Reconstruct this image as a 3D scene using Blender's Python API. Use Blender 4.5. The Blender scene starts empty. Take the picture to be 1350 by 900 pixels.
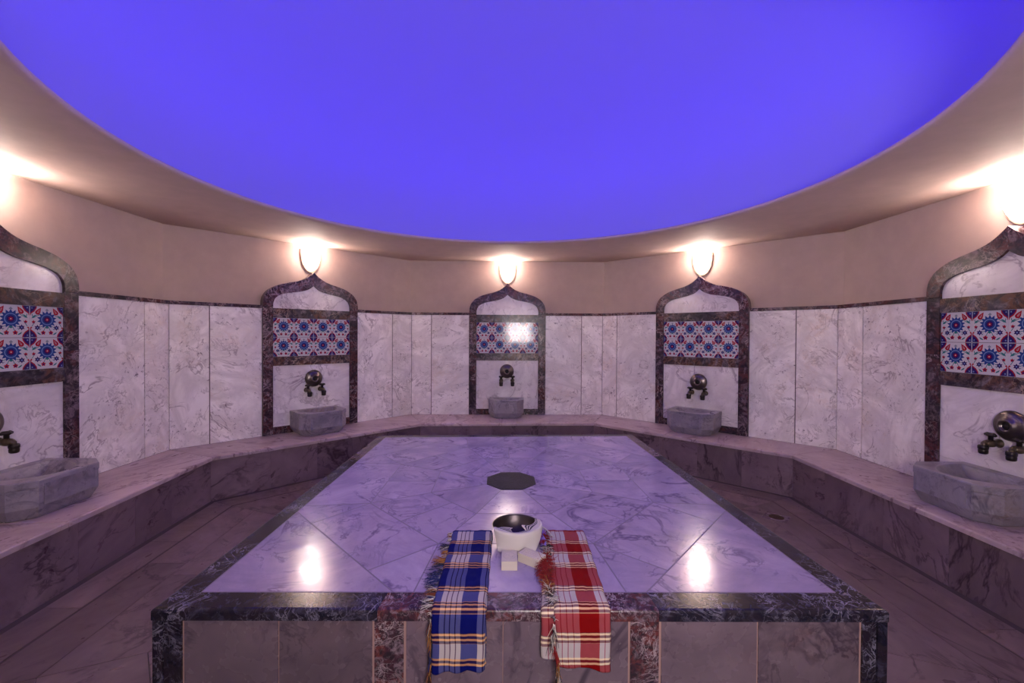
import bpy, bmesh, math, random
from mathutils import Vector, Matrix
from mathutils.geometry import delaunay_2d_cdt
random.seed(7)
PI = math.pi
COL = bpy.context.scene.collection

# ------------------------------------------------------------------ helpers
def obj(name, bm, mats, parent=None, smooth=False, loc=None, rotz=0):
    me = bpy.data.meshes.new(name)
    bmesh.ops.recalc_face_normals(bm, faces=bm.faces[:])
    if smooth:
        for f in bm.faces: f.smooth = True
    bm.to_mesh(me); bm.free()
    if not isinstance(mats, (list, tuple)): mats = [mats]
    for m in mats: me.materials.append(m)
    o = bpy.data.objects.new(name, me); COL.objects.link(o)
    if parent: o.parent = parent
    if loc: o.location = loc
    o.rotation_euler.z = rotz
    return o
def thing(name, label, cat, loc=(0, 0, 0), rotz=0, group=None):
    o = bpy.data.objects.new(name, None); COL.objects.link(o)
    o.empty_display_size = .1
    o.location = loc; o.rotation_euler = (0, 0, rotz)
    tag(o, label, cat, group); return o
def tag(o, label, cat, group=None):
    o['label'] = label; o['category'] = cat
    if group: o['group'] = group
    return o
def struct(name, bm, m, **k):
    o = obj(name, bm, m, **k); o['kind'] = 'structure'; return o
def dup(root, loc, rotz, label, group=None):
    r = root.copy(); COL.objects.link(r); r.location = loc; r.rotation_euler = (0, 0, rotz)
    r['label'] = label
    if group: r['group'] = group
    for ch in list(root.children):
        c = ch.copy(); COL.objects.link(c); c.parent = r
        for g in list(ch.children):
            d = g.copy(); COL.objects.link(d); d.parent = c
    return r
def box(bm, x0, x1, y0, y1, z0, z1, mi=0):
    v = [bm.verts.new(p) for p in ((x0,y0,z0),(x1,y0,z0),(x1,y1,z0),(x0,y1,z0),(x0,y0,z1),(x1,y0,z1),(x1,y1,z1),(x0,y1,z1))]
    for i in ((0,3,2,1),(4,5,6,7),(0,1,5,4),(1,2,6,5),(2,3,7,6),(3,0,4,7)):
        bm.faces.new([v[j] for j in i]).material_index = mi
    return v
def prism(bm, pts, z0, z1, mi=0):
    a = [bm.verts.new((x, y, z0)) for x, y in pts]; b = [bm.verts.new((x, y, z1)) for x, y in pts]
    n = len(pts); bm.faces.new(a[::-1]).material_index = mi; bm.faces.new(b).material_index = mi
    for i in range(n):
        bm.faces.new((a[i], a[(i+1) % n], b[(i+1) % n], b[i])).material_index = mi
    return a, b
def extrude_xz(bm, pts, y0, y1, mi=0):
    """outline in x,z pulled along y"""
    a = [bm.verts.new((x, y0, z)) for x, z in pts]; b = [bm.verts.new((x, y1, z)) for x, z in pts]
    n = len(pts); bm.faces.new(a).material_index = mi; bm.faces.new(b[::-1]).material_index = mi
    for i in range(n):
        bm.faces.new((a[i], b[i], b[(i+1) % n], a[(i+1) % n])).material_index = mi
def bevel(bm, w, seg=2, edges=None):
    e = edges if edges is not None else [e for e in bm.edges if len(e.link_faces) == 2 and e.calc_face_angle(0) > .5]
    bmesh.ops.bevel(bm, geom=e, offset=w, segments=seg, profile=.5, affect='EDGES', clamp_overlap=True)
def lathe(bm, prof, seg=48, mat=None, mi=0, closed=False):
    """prof: (r, h) about local z; mat: transform"""
    M = mat or Matrix.Identity(4); rings = []
    for r, h in prof:
        if r < 1e-5: rings.append([bm.verts.new(M @ Vector((0, 0, h)))])
        else: rings.append([bm.verts.new(M @ Vector((r*math.cos(2*PI*k/seg), r*math.sin(2*PI*k/seg), h))) for k in range(seg)])
    for a, b in zip(rings, rings[1:]):
        for k in range(seg):
            q = (k+1) % seg
            if len(a) == 1 and len(b) == 1: continue
            if len(a) == 1: f = bm.faces.new((a[0], b[k], b[q]))
            elif len(b) == 1: f = bm.faces.new((a[k], a[q], b[0]))
            else: f = bm.faces.new((a[k], a[q], b[q], b[k]))
            f.material_index = mi; f.smooth = True
def tube(bm, pts, r, seg=6, mi=0, taper=None):
    pts = [Vector(p) for p in pts]; rings = []
    for i, p in enumerate(pts):
        d = (pts[min(i+1, len(pts)-1)] - pts[max(i-1, 0)])
        if d.length < 1e-9: d = Vector((0, 0, 1))
        d.normalize(); u = d.cross(Vector((.13, .31, .94)))
        if u.length < 1e-4: u = d.cross(Vector((1, 0, 0)))
        u.normalize(); w = d.cross(u)
        rr = r if taper is None else r*taper(i/(len(pts)-1))
        rings.append([bm.verts.new(p + rr*(math.cos(2*PI*k/seg)*u + math.sin(2*PI*k/seg)*w)) for k in range(seg)])
    for a, b in zip(rings, rings[1:]):
        for k in range(seg):
            f = bm.faces.new((a[k], a[(k+1) % seg], b[(k+1) % seg], b[k])); f.material_index = mi; f.smooth = True
    for rg in (rings[0], rings[-1]): bm.faces.new(rg).material_index = mi

# ------------------------------------------------------------------ materials
class N:
    def __init__(s, name):
        s.m = bpy.data.materials.new(name); s.m.use_nodes = True; s.t = s.m.node_tree
        s.b = s.t.nodes['Principled BSDF']
    def n(s, kind, **k):
        o = s.t.nodes.new(kind)
        for a, v in k.items():
            if a.startswith('_'): setattr(o, a[1:], v)
        return o
    def l(s, a, b): s.t.links.new(a, b)
    def math(s, op, a, b=None, clamp=False):
        o = s.t.nodes.new('ShaderNodeMath'); o.operation = op; o.use_clamp = clamp
        for i, x in enumerate((a, b)):
            if x is None: continue
            if isinstance(x, (int, float)): o.inputs[i].default_value = x
            else: s.l(x, o.inputs[i])
        return o.outputs[0]
    def mix(s, f, a, b, blend='MIX'):
        o = s.t.nodes.new('ShaderNodeMix'); o.data_type = 'RGBA'; o.blend_type = blend
        for i, x in ((0, f), (6, a), (7, b)):
            if isinstance(x, (int, float)): o.inputs[i].default_value = x
            elif isinstance(x, tuple): o.inputs[i].default_value = (*x, 1)
            else: s.l(x, o.inputs[i])
        return o.outputs[2]
    def noise(s, vec, scale, detail=4, rough=.55, dist=0):
        o = s.t.nodes.new('ShaderNodeTexNoise'); o.inputs['Scale'].default_value = scale
        o.inputs['Detail'].default_value = detail; o.inputs['Roughness'].default_value = rough
        o.inputs['Distortion'].default_value = dist; s.l(vec, o.inputs['Vector']); return o
    def rng(s, x, a, b, c, d):
        o = s.t.nodes.new('ShaderNodeMapRange'); s.l(x, o.inputs[0])
        for i, v in enumerate((a, b, c, d)): o.inputs[i+1].default_value = v
        return o.outputs[0]
    def coords(s, stretch=(1, 1, 1), seed=0.0, spin=True):
        tc = s.t.nodes.new('ShaderNodeTexCoord'); g = s.t.nodes.new('ShaderNodeNewGeometry'); oi = s.t.nodes.new('ShaderNodeObjectInfo')
        r = s.math('ADD', s.math('MULTIPLY', g.outputs['Random Per Island'], 31.7), s.math('MULTIPLY', oi.outputs['Random'], 17.3))
        s.rand = s.math('FRACT', s.math('MULTIPLY', r, 3.17))
        vec = tc.outputs['Object']
        if spin:
            vr = s.t.nodes.new('ShaderNodeVectorRotate'); vr.rotation_type = 'EULER_XYZ'; s.l(vec, vr.inputs['Vector'])
            cx = s.t.nodes.new('ShaderNodeCombineXYZ')
            s.l(s.math('MULTIPLY', r, 1.3), cx.inputs[0]); s.l(s.math('MULTIPLY', r, 2.1), cx.inputs[1]); s.l(s.math('MULTIPLY', r, .9), cx.inputs[2])
            s.l(cx.outputs[0], vr.inputs['Rotation']); vec = vr.outputs[0]
        mp = s.t.nodes.new('ShaderNodeMapping'); mp.inputs['Scale'].default_value = stretch
        s.l(vec, mp.inputs['Vector'])
        ad = s.t.nodes.new('ShaderNodeVectorMath'); ad.operation = 'ADD'; s.l(mp.outputs[0], ad.inputs[0])
        c2 = s.t.nodes.new('ShaderNodeCombineXYZ')
        for i, k in enumerate((1.0, -.7, 1.9)): s.l(s.math('ADD', s.math('MULTIPLY', r, k), seed*k), c2.inputs[i])
        s.l(c2.outputs[0], ad.inputs[1]); return ad.outputs[0]
    def bump(s, h, strength, dist=.002):
        o = s.t.nodes.new('ShaderNodeBump'); o.inputs['Strength'].default_value = strength; o.inputs['Distance'].default_value = dist
        s.l(h, o.inputs['Height']); s.l(o.outputs[0], s.b.inputs['Normal'])
    def vein(s, vec, scale, width, dist=1.2, detail=5):
        """thin sharp veins where a distorted noise crosses its middle"""
        nz = s.noise(vec, scale, detail, .6, dist).outputs[0]
        a = s.math('ABSOLUTE', s.math('SUBTRACT', nz, .5))
        return s.rng(a, 0, width, 1, 0)

def marble(name, base, veinc, scale=1.6, width=.02, amt=.7, cloud=None, cloud_amt=.3, stain=None, stain_amt=0, speck=0, rough=.25,
           stretch=(1, 1, 1), tint=.08, bump=.1, seed=0, spec=.5, coat=0, dist=1.3):
    s = N(name); v = s.coords(stretch, seed)
    cl = s.noise(v, scale*.9, 6, .68, 1.0).outputs[0]
    c = s.mix(s.math('MULTIPLY', s.rng(cl, .40, .66, 0, 1), cloud_amt), base, cloud or veinc)
    gate = s.rng(s.noise(v, scale*.8, 3, .55).outputs[0], .42, .60, .05, 1)
    gate2 = s.rng(s.noise(v, scale*1.7, 3, .6).outputs[0], .45, .60, .0, 1)
    v1 = s.math('MULTIPLY', s.vein(v, scale*.8, width, dist), gate)
    v2 = s.math('MULTIPLY', s.math('MULTIPLY', s.vein(v, scale*2.6, width*1.5, dist*.8), gate2), .8)
    v3 = s.math('MULTIPLY', s.vein(v, scale*.55, width*5, dist*1.2, 7), .38)
    vm = s.math('MULTIPLY', s.math('MAXIMUM', s.math('MAXIMUM', v1, v2), v3), amt, True)
    c = s.mix(vm, c, veinc)
    if stain_amt:
        g = s.rng(s.noise(v, scale*.6, 4, .6, .5).outputs[0], .54, .70, 0, 1)
        g2 = s.rng(s.noise(v, scale*5, 5, .7, 1.2).outputs[0], .42, .62, .1, 1)
        c = s.mix(s.math('MULTIPLY', s.math('MULTIPLY', g, g2), stain_amt), c, stain)
    if speck:
        g = s.rng(s.noise(v, scale*12, 4, .7, .6).outputs[0], .58, .66, 0, 1)
        g2 = s.rng(s.noise(v, scale*1.5, 3, .6).outputs[0], .50, .62, 0, 1)
        c = s.mix(s.math('MULTIPLY', s.math('MULTIPLY', g, g2), speck), c, (.10, .07, .10))
    hv = s.n('ShaderNodeHueSaturation'); s.l(c, hv.inputs['Color'])
    s.l(s.rng(s.rand, 0, 1, 1-tint, 1+tint*.6), hv.inputs['Value'])
    s.l(hv.outputs[0], s.b.inputs['Base Color'])
    rn = s.noise(v, 9, 3, .6).outputs[0]
    s.l(s.rng(rn, .3, .7, rough*.75, rough*1.35), s.b.inputs['Roughness'])
    s.b.inputs['Specular IOR Level'].default_value = spec
    if bump: s.bump(s.noise(v, 12, 3, .5).outputs[0], bump, .004)
    return s.m
def plain(name, col, rough=.5, metal=0, bump=0, bscale=60, var=0):
    s = N(name); s.b.inputs['Base Color'].default_value = (*col, 1)
    s.b.inputs['Roughness'].default_value = rough; s.b.inputs['Metallic'].default_value = metal
    tc = s.n('ShaderNodeTexCoord')
    if var:
        nz = s.noise(tc.outputs['Object'], 7, 4, .6).outputs[0]
        s.l(s.mix(s.rng(nz, .35, .7, 0, 1), tuple(c*(1-var) for c in col), tuple(min(1, c*(1+var*.5)) for c in col)), s.b.inputs['Base Color'])
    if bump: s.bump(s.noise(tc.outputs['Object'], bscale, 3, .55).outputs[0], bump, .003)
    return s.m
def dark_marble(name, a, b, c, light, scale=7, seed=0, rough=.22, darkness=.5):
    s = N(name); v = s.coords((1, 1, 1), seed)
    n1 = s.noise(v, scale, 6, .68, 1.6).outputs[0]; n2 = s.noise(v, scale*.55, 4, .6, 1.0).outputs[0]; n3 = s.noise(v, scale*1.6, 5, .7, 2.2).outputs[0]
    col = s.mix(s.rng(n2, .44, .56, 0, 1), a, b)
    col = s.mix(s.rng(n1, .50, .60, 0, 1), col, c)
    col = s.mix(s.math('MULTIPLY', s.rng(n3, .56, .40, 0, 1), darkness), col, (.02, .015, .022))
    vn = s.math('MAXIMUM', s.math('MULTIPLY', s.vein(v, scale*.5, .016, 1.5), .8), s.math('MULTIPLY', s.vein(v, scale*1.5, .022, 1.0), .6))
    g = s.rng(s.noise(v, scale*.45, 2, .5).outputs[0], .42, .62, 0, 1)
    col = s.mix(s.math('MULTIPLY', vn, g), col, light)
    s.l(col, s.b.inputs['Base Color']); s.b.inputs['Roughness'].default_value = rough
    s.bump(s.noise(v, 25, 3, .5).outputs[0], .05, .003); s.b.inputs['Specular IOR Level'].default_value = .32
    return s.m

M = {}
M['wall_marble'] = marble('wall_marble', (.94,.91,.89), (.24,.19,.21), 3.0, .024, .8, (.76,.71,.71), .4, (.60,.42,.28), .4, .9, .2, (1.0,1.0,.7), .07, .04)
M['slab_marble'] = marble('slab_marble', (.44,.36,.54), (.09,.06,.16), 2.2, .036, .85, (.24,.19,.35), .55, rough=.17, tint=.12, bump=.15, seed=3)  # white marble tinted lilac: purple light from the dome painted into its colours
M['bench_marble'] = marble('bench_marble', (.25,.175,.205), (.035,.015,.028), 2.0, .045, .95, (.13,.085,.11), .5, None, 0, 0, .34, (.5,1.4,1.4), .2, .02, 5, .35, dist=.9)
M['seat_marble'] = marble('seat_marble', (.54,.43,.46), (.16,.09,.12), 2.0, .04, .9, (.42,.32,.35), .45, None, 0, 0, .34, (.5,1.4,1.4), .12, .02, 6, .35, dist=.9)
M['floor_marble'] = marble('floor_marble', (.22,.155,.165), (.04,.02,.03), 1.8, .04, .9, (.13,.085,.10), .5, None, 0, 0, .36, (.5,1.4,1.4), .22, .02, 9, .3, dist=.9)
M['front_marble'] = marble('front_marble', (.18,.13,.165), (.03,.02,.04), 2.4, .04, .85, (.10,.07,.095), .5, (.18,.06,.025), .3, .6, .25, (1,1,1), .22, .03, 12)
M['niche_marble'] = marble('niche_marble', (.88,.84,.83), (.25,.19,.23), 2.2, .03, .8, (.66,.60,.62), .4, (.55,.38,.27), .3, .2, .18, (1,1,1), .05, .03, 15)
M['basin_marble'] = marble('basin_marble', (.36,.325,.375), (.07,.06,.10), 3.5, .06, .85, (.19,.17,.22), .8, (.17,.10,.06), .6, .6, .34, (1,1,.7), .05, .3, 21)
M['dark_marble'] = dark_marble('dark_marble', (.045,.03,.045), (.10,.032,.035), (.17,.12,.145), (.48,.36,.38), 6, 2, darkness=.9)
M['band_marble'] = dark_marble('band_marble', (.06,.05,.068), (.13,.06,.04), (.18,.145,.165), (.52,.38,.30), 5, 8, darkness=.9)
M['border_marble'] = dark_marble('border_marble', (.008,.008,.018), (.016,.010,.02), (.04,.036,.065), (.26,.24,.34), 11, 4, .2, .9)
M['rosso_marble'] = dark_marble('rosso_marble', (.05,.02,.032), (.11,.03,.032), (.17,.12,.155), (.42,.34,.38), 13, 14, .22, .9)
M['pebble'] = plain('dark_pebbled_stone', (.022,.019,.028), .6, 0, 1.0, 90, .5)
M['pebble'].node_tree.nodes['Principled BSDF'].inputs['Specular IOR Level'].default_value = .22
M['plaster'] = plain('cream_plaster', (.42,.32,.285), .75, 0, .25, 14, .06)
M['ceil'] = plain('ceiling_plaster', (.58,.44,.41), .72, 0, .3, 10, .06)
M['dome'] = plain('dome_plaster_blue_lit', (.40,.36,.84), .8)  # blue of the strip's light is also put into the dome's base colour
M['grout'] = plain('grout', (.12,.09,.10), .8)
M['dark_grout'] = plain('dark_grout', (.07,.05,.06), .8)
M['pale_grout'] = plain('pale_grout', (.30,.18,.17), .8)
M['seam'] = plain('slab_seam', (.13,.10,.18), .6)
M['bronze'] = plain('aged_bronze', (.17,.14,.14), .3, .9, .15, 40, .35)
M['dark_metal'] = plain('blackened_metal', (.035,.028,.03), .35, .7)
M['brass'] = plain('dull_brass', (.15,.12,.09), .38, .85, .2, 60, .4)
M['hole'] = plain('tap_recess', (.012,.009,.01), .7)
M['bowl'] = plain('bowl_metal', (.065,.052,.058), .38, .9, .25, 90, .3)
M['bowl_rim'] = plain('bowl_rim_metal', (.30,.27,.29), .3, .95)
M['soap'] = plain('soap', (.50,.44,.38), .45, 0, .08, 30)
M['soap_mark'] = plain('soap_relief', (.44,.38,.37), .5)
M['white_paint'] = plain('sconce_metal', (.30,.20,.14), .5)
M['door'] = plain('door_wood', (.16,.08,.05), .45, 0, .2, 20, .3)
def emis(name, col, st):
    s = N(name); s.b.inputs['Base Color'].default_value = (.8,.8,.8,1)
    s.b.inputs['Emission Color'].default_value = (*col, 1); s.b.inputs['Emission Strength'].default_value = st; return s.m
M['lamp_glass'] = emis('lit_frosted_glass', (1, .82, .70), 8.0)
M['led'] = emis('blue_led_strip', (.085, .034, 1), 7.9)
# glaze colours
def glaze(name, c): 
    m = plain(name, c, .09); m.node_tree.nodes['Principled BSDF'].inputs['Specular IOR Level'].default_value = .3; return m
TILE_MATS = [glaze('glaze_white', (.58,.57,.60)), glaze('glaze_blue', (.022,.055,.23)), glaze('glaze_navy', (.03,.012,.11)),
             glaze('glaze_red', (.36,.010,.025)), glaze('glaze_teal', (.03,.17,.18)), glaze('glaze_pale_blue', (.16,.26,.50)), glaze('glaze_grey', (.22,.25,.30)),
             plain('tile_joint', (.5,.45,.5), .7)]

# ------------------------------------------------------------------ room plan (metres, camera stands at x=0, y=0)
PL = [(-3.454,1.431),(-3.457,4.261),(-1.454,6.259),(1.398,6.289),(3.455,4.366),(3.432,1.431),(1.415,-.585),(-1.437,-.585)]
NAMES = ['left','back_left','back','back_right','right','front_right','front','front_left']   # wall k runs PL[k] -> PL[k+1]
C0 = Vector((-.01, 2.86))
BF = [(-2.63,1.72),(-2.77,3.975),(-1.145,5.525),(1.125,5.60),(2.765,4.12),(2.765,1.72),(1.14,.09),(-1.15,.09)]   # bench nosing
CEIL = 2.661; BENCH = .416; TRIM = 1.880
TI = .089
def wall(k):
    a = Vector(PL[k]); b = Vector(PL[(k+1) % 8]); d = (b-a); L = d.length; d.normalize()
    return a, b, d, Vector((d.y, -d.x)), L
def inset(poly, t):
    out = []
    for i in range(8):
        a = Vector(poly[i-1]); b = Vector(poly[i]); c = Vector(poly[(i+1) % 8])
        d1 = (b-a).normalized(); d2 = (c-b).normalized(); n1 = Vector((d1.y, -d1.x)); n2 = Vector((d2.y, -d2.x))
        bis = (n1+n2).normalized(); out.append(b + bis*(t/bis.dot(n1)))
    return out
TP = inset(PL, TI); BK = inset(PL, TI-.008); OUT = inset(PL, -.15)

SHIFT = {0: -.08, 4: .08}      # these two niches sit a little off the middle of their walls
# walls, cladding, trim
for k in range(8):
    a, b, d, n, L = wall(k); j = (k+1) % 8
    bm = bmesh.new()
    prism(bm, [a, b, OUT[j], OUT[k]], 0, CEIL + .12)
    w = struct('wall_' + NAMES[k], bm, M['plaster'])
    if NAMES[k] == 'front': continue
    bm = bmesh.new(); prism(bm, [a + n*.002, b + n*.002, BK[j], BK[k]], BENCH - .03, TRIM - .02)
    o = obj('grout_bed', bm, M['grout'], w)
    # cladding slabs in front of the bed
    bm = bmesh.new()
    cuts = {'left': [.95, 2.02, 2.62-.02], 'back': [.31, .33, .90], }
    ja, jb = {0: (.30, .32), 1: (.369, .344), 2: (.323, .342), 3: (.269, .399), 4: (.35, .30)}.get(k, (.32, .32))
    mid = L/2 + SHIFT.get(k, 0)
    ss = [(.0, ja), (ja, mid-.5535), (mid-.5535, mid+.5535), (mid+.5535, L-jb), (L-jb, L)]
    for q, (s0, s1) in enumerate(ss):
        g = .0048
        if q == 2: continue
        def P(s, t, end=None):
            if end == 0: return (TP[k] if t else BK[k])
            if end == 1: return (TP[j] if t else BK[j])
            v = a + d*s + n*(TI if t else TI-.008); return v
        e0 = 0 if q == 0 else None; e1 = 1 if q == 4 else None
        u0 = d*g*.6 if q == 0 else Vector((0, 0)); u1 = -d*g*.6 if q == 4 else Vector((0, 0))
        prism(bm, [P(s0+g, 0, e0)+u0, P(s1-g, 0, e1)+u1, P(s1-g, 1, e1)+u1, P(s0+g, 1, e0)+u0], BENCH, TRIM - .02)
    obj('marble_cladding', bm, M['wall_marble'], w)
# dark trim strip capping the cladding
TC = inset(PL, TI + .012)
for k in range(8):
    if NAMES[k] == 'front': continue
    a, b, d, n, L = wall(k); j = (k+1) % 8
    bm = bmesh.new()
    mid = L/2 + SHIFT.get(k, 0)
    m0 = a + d*(mid - .554); m1 = a + d*(mid + .554)
    for (p0, p1, q0, q1) in ((a, m0, TC[k], m0 + n*(TI+.012)), (m1, b, m1 + n*(TI+.012), TC[j])):
        prism(bm, [p0 + n*.001, p1 + n*.001, q1, q0], TRIM - .02, TRIM + .016)
    bevel(bm, .004, 2)
    struct('trim_%d' % (k+1), bm, M['dark_marble'])

# floor: grout bed, ring slabs, dark channel
bm = bmesh.new(); prism(bm, [tuple(v) for v in inset(PL, -.1)], -.12, -.004)
fl = struct('floor', bm, M['dark_grout'])
def ringpt(i, off):
    b = inset(BF, off); return b[i % 8]
def ring_slabs(bm, o0, o1, step, rs, z=0):
    A = inset(BF, o0); B = inset(BF, o1); rr = random.Random(rs)
    for i in range(8):
        j = (i+1) % 8; L = (B[j]-B[i]).length; nn = max(1, round(L/step)); ts = [0]
        for q in range(1, nn): ts.append((q + rr.uniform(-.22, .22))/nn)
        ts.append(1)
        # pieces run square to the wall except at the mitres
        e = (A[j]-A[i]).normalized(); LA = (A[j]-A[i]).length
        off = (LA - L)/2
        for q in range(nn):
            g = .002
            b0 = B[i] + e*(ts[q]*L + g); b1 = B[i] + e*(ts[q+1]*L - g)
            a0 = A[i] + e*(g if q == 0 else ts[q]*L + off + g); a1 = A[i] + e*(LA - g if q == nn-1 else ts[q+1]*L + off - g)
            prism(bm, [a0, a1, b1, b0], -.03, z)
bm = bmesh.new()
ring_slabs(bm, .03, .235, .62, 3)
ring_slabs(bm, .252, .50, .75, 5)
ring_slabs(bm, .504, .88, .7, 8)
ring_slabs(bm, .884, 1.3, .8, 11)
obj('floor_slabs', bm, M['floor_marble'], fl)

# ------------------------------------------------------------------ bench
bench = thing('marble_bench', 'long low veined pinkish marble bench running round the foot of the walls', 'bench', (0, 0, 0))
RF = inset(BF, -.022)
SEG = [7, 0, 1, 2, 3, 4, 5]
for k in SEG:
    j = (k+1) % 8
    if k == 7: pass
    bm = bmesh.new()
    T0, T1, F0, F1 = TP[k], TP[j], Vector(BF[k]), Vector(BF[j]); g = .0015
    L = (F1-F0).length; nn = 2; 
    e = (F1-F0).normalized()
    cutsT = [0, .47 + .08*((k*37) % 5 - 2)/2, 1]
    for q in range(nn):
        t0, t1 = cutsT[q], cutsT[q+1]
        pts = [T0.lerp(T1, t0) + e*g, T0.lerp(T1, t1) - e*g, F0.lerp(F1, t1) - e*g, F0.lerp(F1, t0) + e*g]
        prism(bm, pts, BENCH - .034, BENCH)
    ed = [x for x in bm.edges if x.calc_length() > .3 and x.verts[0].co.z > BENCH - .001 and x.verts[1].co.z > BENCH - .001]
    bevel(bm, .009, 3, ed)
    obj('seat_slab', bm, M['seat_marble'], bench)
    bm = bmesh.new(); R0, R1 = RF[k], RF[j]; nrm = Vector((e.y, -e.x)); L = (R1-R0).length
    prism(bm, [R0 - nrm*.05, R1 - nrm*.05, R1 - nrm*.004, R0 - nrm*.004], -.03, BENCH - .034)
    rr = random.Random(k*5+1); c = [0]
    nn = 5
    for q in range(1, nn): c.append((q + rr.uniform(-.2, .2))/nn)
    c.append(1)
    for q in range(nn):
        prism(bm, [R0.lerp(R1, c[q]) + e*.0012 - nrm*.006, R0.lerp(R1, c[q+1]) - e*.0012 - nrm*.006, R0.lerp(R1, c[q+1]) - e*.0012, R0.lerp(R1, c[q]) + e*.0012], -.02, BENCH - .034)
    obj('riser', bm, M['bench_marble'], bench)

# ------------------------------------------------------------------ ceiling ring, cove and dome
bm = bmesh.new(); SEGS = 128; R = 2.304; cc = Vector((-.01, 2.858))
def octray(th):
    """distance from cc to the wall octagon (slightly outside) along angle th"""
    dd = Vector((math.cos(th), math.sin(th))); best = 9
    O = inset(PL, -.05)
    for i in range(8):
        a, b = O[i], O[(i+1) % 8]; e = b-a; den = dd.x*e.y - dd.y*e.x
        if abs(den) < 1e-9: continue
        w = a - cc; t = (w.x*e.y - w.y*e.x)/den; u = (w.x*dd.y - w.y*dd.x)/den
        if t > 0 and -1e-6 <= u <= 1+1e-6: best = min(best, t)
    return best
O5 = inset(PL, -.05)
angs = sorted([2*PI*i/SEGS for i in range(SEGS)] + [math.atan2((p-cc).y, (p-cc).x) % (2*PI) for p in O5])
prof_in = [(R + .05, 2.680), (R + .015, 2.686), (R, 2.696), (R, 2.708), (R+.012, 2.716), (R + .52, 2.716)]
rings = []
for th in angs:
    dd = Vector((math.cos(th), math.sin(th))); r0 = octray(th)
    pts = [(r0, CEIL), (r0*.6 + (R+.05)*.4, CEIL + .004)] + prof_in + [(r0, 2.716)]
    rings.append([bm.verts.new((cc.x + dd.x*r, cc.y + dd.y*r, z)) for r, z in pts])
n = len(rings); mlen = len(rings[0])
for i in range(n):
    a, b = rings[i], rings[(i+1) % n]
    for q in range(mlen):
        w = (q+1) % mlen
        f = bm.faces.new((a[q], b[q], b[w], a[w])); f.smooth = q in (0, 1, 2, 3, 4)
struct('ceiling', bm, M['ceil'])
# dome shell
bm = bmesh.new(); RD = 2.80; HD = 1.75
pr = []
for i in range(25):
    t = i/24*PI/2; pr.append((RD*math.cos(t), 2.716 + HD*math.sin(t)))
for i in range(24, -1, -1):
    t = i/24*PI/2; pr.append(((RD+.1)*math.cos(t), 2.716 + (HD+.1)*math.sin(t)))
lathe(bm, pr, 96, Matrix.Translation((cc.x, cc.y, 0)))
struct('ceiling_dome', bm, M['dome'])
# LED strip lying in the cove behind the lip
ls = thing('led_strip', 'blue light strip in a channel hidden in the cove around the dome rim', 'light strip', (cc.x, cc.y, 2.716))
bm = bmesh.new(); lathe(bm, [(2.440, .003), (2.452, .029), (2.4525, .0285), (2.4405, .0025), (2.440, .003)], 96)
bmesh.ops.remove_doubles(bm, verts=bm.verts[:], dist=1e-5); obj('diffuser', bm, M['led'], ls)
bm = bmesh.new(); lathe(bm, [(2.4415, .0005), (2.4540, .030), (2.466, .030), (2.466, .0005), (2.4415, .0005)], 96)
bmesh.ops.remove_doubles(bm, verts=bm.verts[:], dist=1e-5); obj('channel', bm, M['dark_metal'], ls)

# ------------------------------------------------------------------ niche fountains
OUTER = [(.553,0),(.550,.07),(.532,.135),(.485,.198),(.40,.252),(.30,.286),(.20,.312),(.12,.343),(.055,.386),(0,.437)]
INNER = [(.450,0),(.446,.055),(.418,.112),(.345,.155),(.24,.180),(.14,.200),(.06,.230),(0,.278)]
def smooth_curve(p, n=6):
    out = []
    for i in range(len(p)-1):
        p0 = p[max(i-1, 0)]; p1 = p[i]; p2 = p[i+1]; p3 = p[min(i+2, len(p)-1)]
        for q in range(n):
            t = q/n
            out.append(tuple(.5*((2*p1[c]) + (-p0[c]+p2[c])*t + (2*p0[c]-5*p1[c]+4*p2[c]-p3[c])*t*t + (-p0[c]+3*p1[c]-3*p2[c]+p3[c])*t**3) for c in (0, 1)))
    out.append(p[-1]); return out
OC = smooth_curve(OUTER, 5); IC = smooth_curve(INNER, 6)
ZB = 0.0; ZT = TRIM - BENCH      # local heights from the bench top

def star(cx, cz, r, ri, n, rot=0):
    return [(cx + (r if i % 2 == 0 else ri)*math.sin(rot + PI*i/n), cz + (r if i % 2 == 0 else ri)*math.cos(rot + PI*i/n)) for i in range(2*n)]
def disc(cx, cz, rx, rz=None, n=14, rot=0):
    rz = rz or rx; o = []
    for i in range(n):
        a = 2*PI*i/n; x, z = rx*math.cos(a), rz*math.sin(a)
        o.append((cx + x*math.cos(rot) - z*math.sin(rot), cz + x*math.sin(rot) + z*math.cos(rot)))
    return o
def bud(cx, cz, ln, w, rot):
    """tulip bud, tip along +z turned by rot"""
    pr = [(0,.5),(.22,.25),(.42,-.02),(.5,-.25),(.36,-.43),(0,-.5),(-.36,-.43),(-.5,-.25),(-.42,-.02),(-.22,.25)]
    return [(cx + x*w*math.cos(rot) - z*ln*math.sin(rot), cz + x*w*math.sin(rot) + z*ln*math.cos(rot)) for x, z in pr]
def leaf(cx, cz, ln, w, rot):
    pr = [(0,.5),(.5,.1),(.35,-.3),(0,-.5),(-.15,-.2),(-.1,.15)]
    return [(cx + x*w*math.cos(rot) - z*ln*math.sin(rot), cz + x*w*math.sin(rot) + z*ln*math.cos(rot)) for x, z in pr]
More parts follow.
